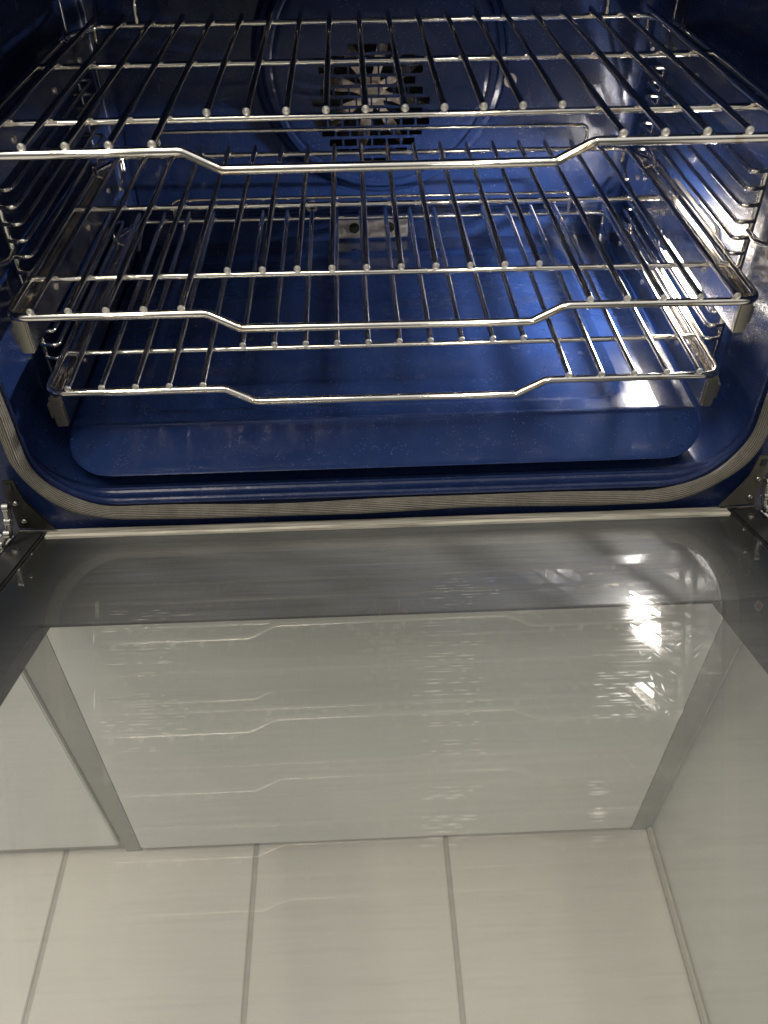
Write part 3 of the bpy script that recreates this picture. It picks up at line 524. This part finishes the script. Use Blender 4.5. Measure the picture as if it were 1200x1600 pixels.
# ------------------------------------------------------------------ side ladders that carry the racks
def ladder(sgn, label):
    root = thing('rack_ladder', (sgn*.325, .24, -.25), label, 'rack guide', 'chromed wire ladders on the side walls')
    xr = .3115; xp = .3275
    for y in (.100, .405):
        bm = bmesh.new(); tube(bm, [(sgn*xp, y, .10), (sgn*xp, y, -.262)], .0030, 12); part('post', bm, CHROME, root)
    bm = bmesh.new(); tube(bm, fillet([(sgn*(xp+.004), .055, -.116), (sgn*(xp-.004), .075, -.119), (sgn*(xp-.002), .10, -.121)], .006), .0026, 10); part('mount_pin', bm, CHROME, root)
    bm = bmesh.new(); cyl(bm, (sgn*.3310, .052, -.114), (1, 0, 0), .0125, .008, 28); part('mount_socket', bm, mat('burnt_rubber', (.045, .018, .014), .5), root)
    first = None
    for k in range(15):
        z = -.0220-k*.01475
        if first is None:
            bm = bmesh.new()
            pth = fillet([(sgn*xp, .097, z), (sgn*xr, .094, z), (sgn*xr, .408, z), (sgn*xp, .405, z)], .009, 6)
            tube(bm, pth, .0021, 10); first = part('rung', bm, CHROME, root); z0 = z
        else: copy_part(first, root, (0, 0, z-z0))
    return root
ladder(-1, 'chromed wire ladder fixed to the left inner wall of the oven')
ladder(1, 'chromed wire ladder fixed to the right inner wall, brightly lit by the lamp')

# ------------------------------------------------------------------ racks
SP = .03; A_, B_, C_ = .0645, .2162, .3743
def make_rack(label):
    root = thing('oven_rack', (0, 0, 0), label, 'rack', 'wire oven racks one above another')
    xe = .3055; zb = -.0054
    fr = [.014, .014, .010, .010, .010, .010, .014, .014, .02, .02]
    path = [(xe, .150, zb), (xe, -.001, zb), (.146, -.001, zb), (.119, -.004, zb-.0125), (-.119, -.004, zb-.0125), (-.146, -.001, zb), (-xe, -.001, zb), (-xe, .150, zb), (-xe+.001, .325, zb), (-.283, .3655, zb), (.283, .3655, zb), (xe-.001, .325, zb)]
    rad = [0, .016, .014, .014, .014, .014, .016, 0, .02, .02, .02, .02]
    bm = bmesh.new(); pts = fillet(path, rad, 7, True); rr = []
    for p in pts: rr.append(.0035 if p.y < .02 else (.0028))
    tube(bm, pts, rr, 14, True); part('frame', bm, CHROME, root)
    bm = bmesh.new(); tube(bm, [(-xe, A_+.002, zb), (0, A_+.002, zb), (xe, A_+.002, zb)], .0027, 12); cb = part('crossbar', bm, CHROME, root)
    copy_part(cb, root, (0, B_-A_, 0))
    # long wires end on the front bar, short ones on the first crossbar
    mk = {}
    for i in range(20):
        short = 5 <= i <= 14; y0 = A_-.0006 if short else -.0026
        if short not in mk:
            bm = bmesh.new(); tube(bm, [(0, y0, 0), (0, y0+.004, 0), (0, C_-.01, 0), (0, C_, .001)], [.0025, .00275, .00275, .0018], 12)
            for yy in ([A_] if not short else [])+[B_, .3655]:
                for dx in (-.0028, .0028): sphere(bm, (dx, yy+random.uniform(-.0006, .0006), -.0030), .0011, 1.3, 1, .8, 6)
            w = part('wire', bm, CHROME, root)
            bm = bmesh.new(); loft(bm, [[(r_*math.cos(a*math.pi/8), y0+dy, r_*math.sin(a*math.pi/8)) for a in range(16)] for r_, dy in ((.0025, .0012), (.0030, .0005), (.0029, -.0006), (.0024, -.0009), (.0017, -.0004), (.0010, -.0007), (.0002, -.0008))]); t = part('weld_tip', bm, WELD, w); mk[short] = (w, t)
        else:
            w0, t0 = mk[short]; w = copy_part(w0, root); t = copy_part(t0, w)
        w.location = ((i-9.5)*SP, 0, 0)
    # raised stop at the back
    bm = bmesh.new(); tube(bm, fillet([(-.241, .3655, zb+.002), (-.241, .3655, .0205), (.241, .3655, .0205), (.241, .3655, zb+.002)], .009, 6), .0021, 10); part('rear_stop', bm, CHROME, root)
    for s_ in (-1, 1):
        bm = bmesh.new(); tube(bm, fillet([(s_*.287, .369, .000), (s_*.2865, .366, -.022), (s_*.286, .335, -.030)], .006, 5), .0022, 10); part('drop_hook', bm, CHROME, root)
        bm = bmesh.new(); tube(bm, fillet([(s_*.307, .315, -.004), (s_*.3035, .311, .006), (s_*.300, .305, -.004), (s_*.290, .302, -.006), (s_*.283, .306, -.001)], .004, 4), .0013, 8); part('wire_clip', bm, CHROME, root)
    return root
def copy_tree(o, parent=None):
    c = o.copy(); COL.objects.link(c); c.parent = parent
    for ch in list(o.children): copy_tree(ch, c)
    return c
rk = make_rack('topmost chromed wire rack, nearest the camera')
rk2 = copy_tree(rk); rk2['label'] = 'middle chromed wire rack, hung between the upper and lower racks'
rk3 = copy_tree(rk); rk3['label'] = 'lowest chromed wire rack, just above the blue oven floor'
def place(o, x, y, z, yaw, roll, pit): o.location = (x, y, z); o.rotation_euler = (pit, -roll, yaw)
place(rk, 0, 0, 0, 0, 0, 0)
place(rk2, -.0023, .0024, -.1288, -.00294, -.0042, -.0113)
place(rk3, -.00175, .0283, -.2185, .00425, -.0057, -.0026)

# ------------------------------------------------------------------ telescopic glides under the racks
def make_glide(label):
    root = thing('telescopic_glide', (0, 0, 0), label, 'glide', 'telescopic steel glides under the rack sides')
    # local: side +x = outward, y from front, z below the rack plane
    def poly_y(bm, prof, y0, y1):
        a = [bm.verts.new((x, y0, z)) for x, z in prof]; b = [bm.verts.new((x, y1, z)) for x, z in prof]
        for i in range(len(a)-1): bm.faces.new((a[i], a[i+1], b[i+1], b[i]))
    bm = bmesh.new(); box(bm, -.0010, .0004, .016, .375, -.044, -.0125, .0003)
    box(bm, .0005, .0085, .016, .375, -.0440, -.0425, .0003); part('inner_rail', bm, STEEL, root, angle=30)
    bm = bmesh.new(); box(bm, .0100, .0114, .020, .385, -.040, -.016, .0003); box(bm, .0018, .0099, .022, .385, -.0175, -.0160, .0003); box(bm, .0018, .0099, .022, .385, -.0400, -.0385, .0003); part('outer_rail', bm, STEEL, root, angle=30)
    bm = bmesh.new(); box(bm, .0005, .0075, .016, .375, -.0138, -.0125, .0003); part('top_flange', bm, STEEL, root, angle=30)
    bm = bmesh.new(); box(bm, -.0012, .0095, .0105, .0155, -.0445, -.0120, .0012); box(bm, .0098, .0130, .0125, .019, -.036, -.020, .0008); part('end_cap', bm, CAP, root, angle=30)
    bm = bmesh.new(); tube(bm, fillet([(.000, .016, -.0115), (.000, .05, -.0115), (.004, .053, -.0115), (.004, .018, -.0115)], .002, 4), .0010, 8); tube(bm, [(.0065, .014, -.0112), (.0065, .060, -.0112)], .0012, 8); part('spring_wire', bm, CHROME, root)
    bm = bmesh.new()
    for y in (.10, .23, .33): cyl(bm, (-.0015, y, -.028), (1, 0, 0), .0028, .0014, 14)
    part('rivet', bm, STEEL_M, root, angle=30)
    return root
g0 = None
def stop_pin(root):
    bm = bmesh.new(); M = Vector((.271, .037, -.006)); M2 = Vector((.291, .0595, -.006)); tube(bm, [M, M2], .0036, 14); tube(bm, [M2, M2+Vector((.010, .004, -.004))], .0022, 10)
    return part('stop_pin', bm, mat('white_ceramic', (.80, .76, .68), .35), root, angle=40)
for i, (z, y, xo, nm) in enumerate(((0, 0, 0, 'topmost'), (-.1288, .0024, -.0023, 'middle'), (-.2185, .0200, -.0018, 'lowest'))):
    for sgn, sd in ((-1, 'left'), (1, 'right')):
        lab = 'steel telescopic glide under the %s edge of the %s rack' % (sd, nm)
        if g0 is None: g = g0 = make_glide(lab)
        else: g = copy_tree(g0); g['label'] = lab
        if i == 0 and sgn == 1: o = stop_pin(g); o.data.transform(Matrix.Translation((-.2985, 0, 0)))
        g.location = (xo+sgn*.2985, y, z+(.0004 if i == 1 else 0)); g.scale = (sgn, 1, 1)
        g.rotation_euler = (-.0113 if i == 1 else 0, 0, 0)

S.render.engine = 'CYCLES'
S.cycles.max_bounces = 12; S.cycles.glossy_bounces = 8; S.cycles.transparent_max_bounces = 16; S.cycles.diffuse_bounces = 4
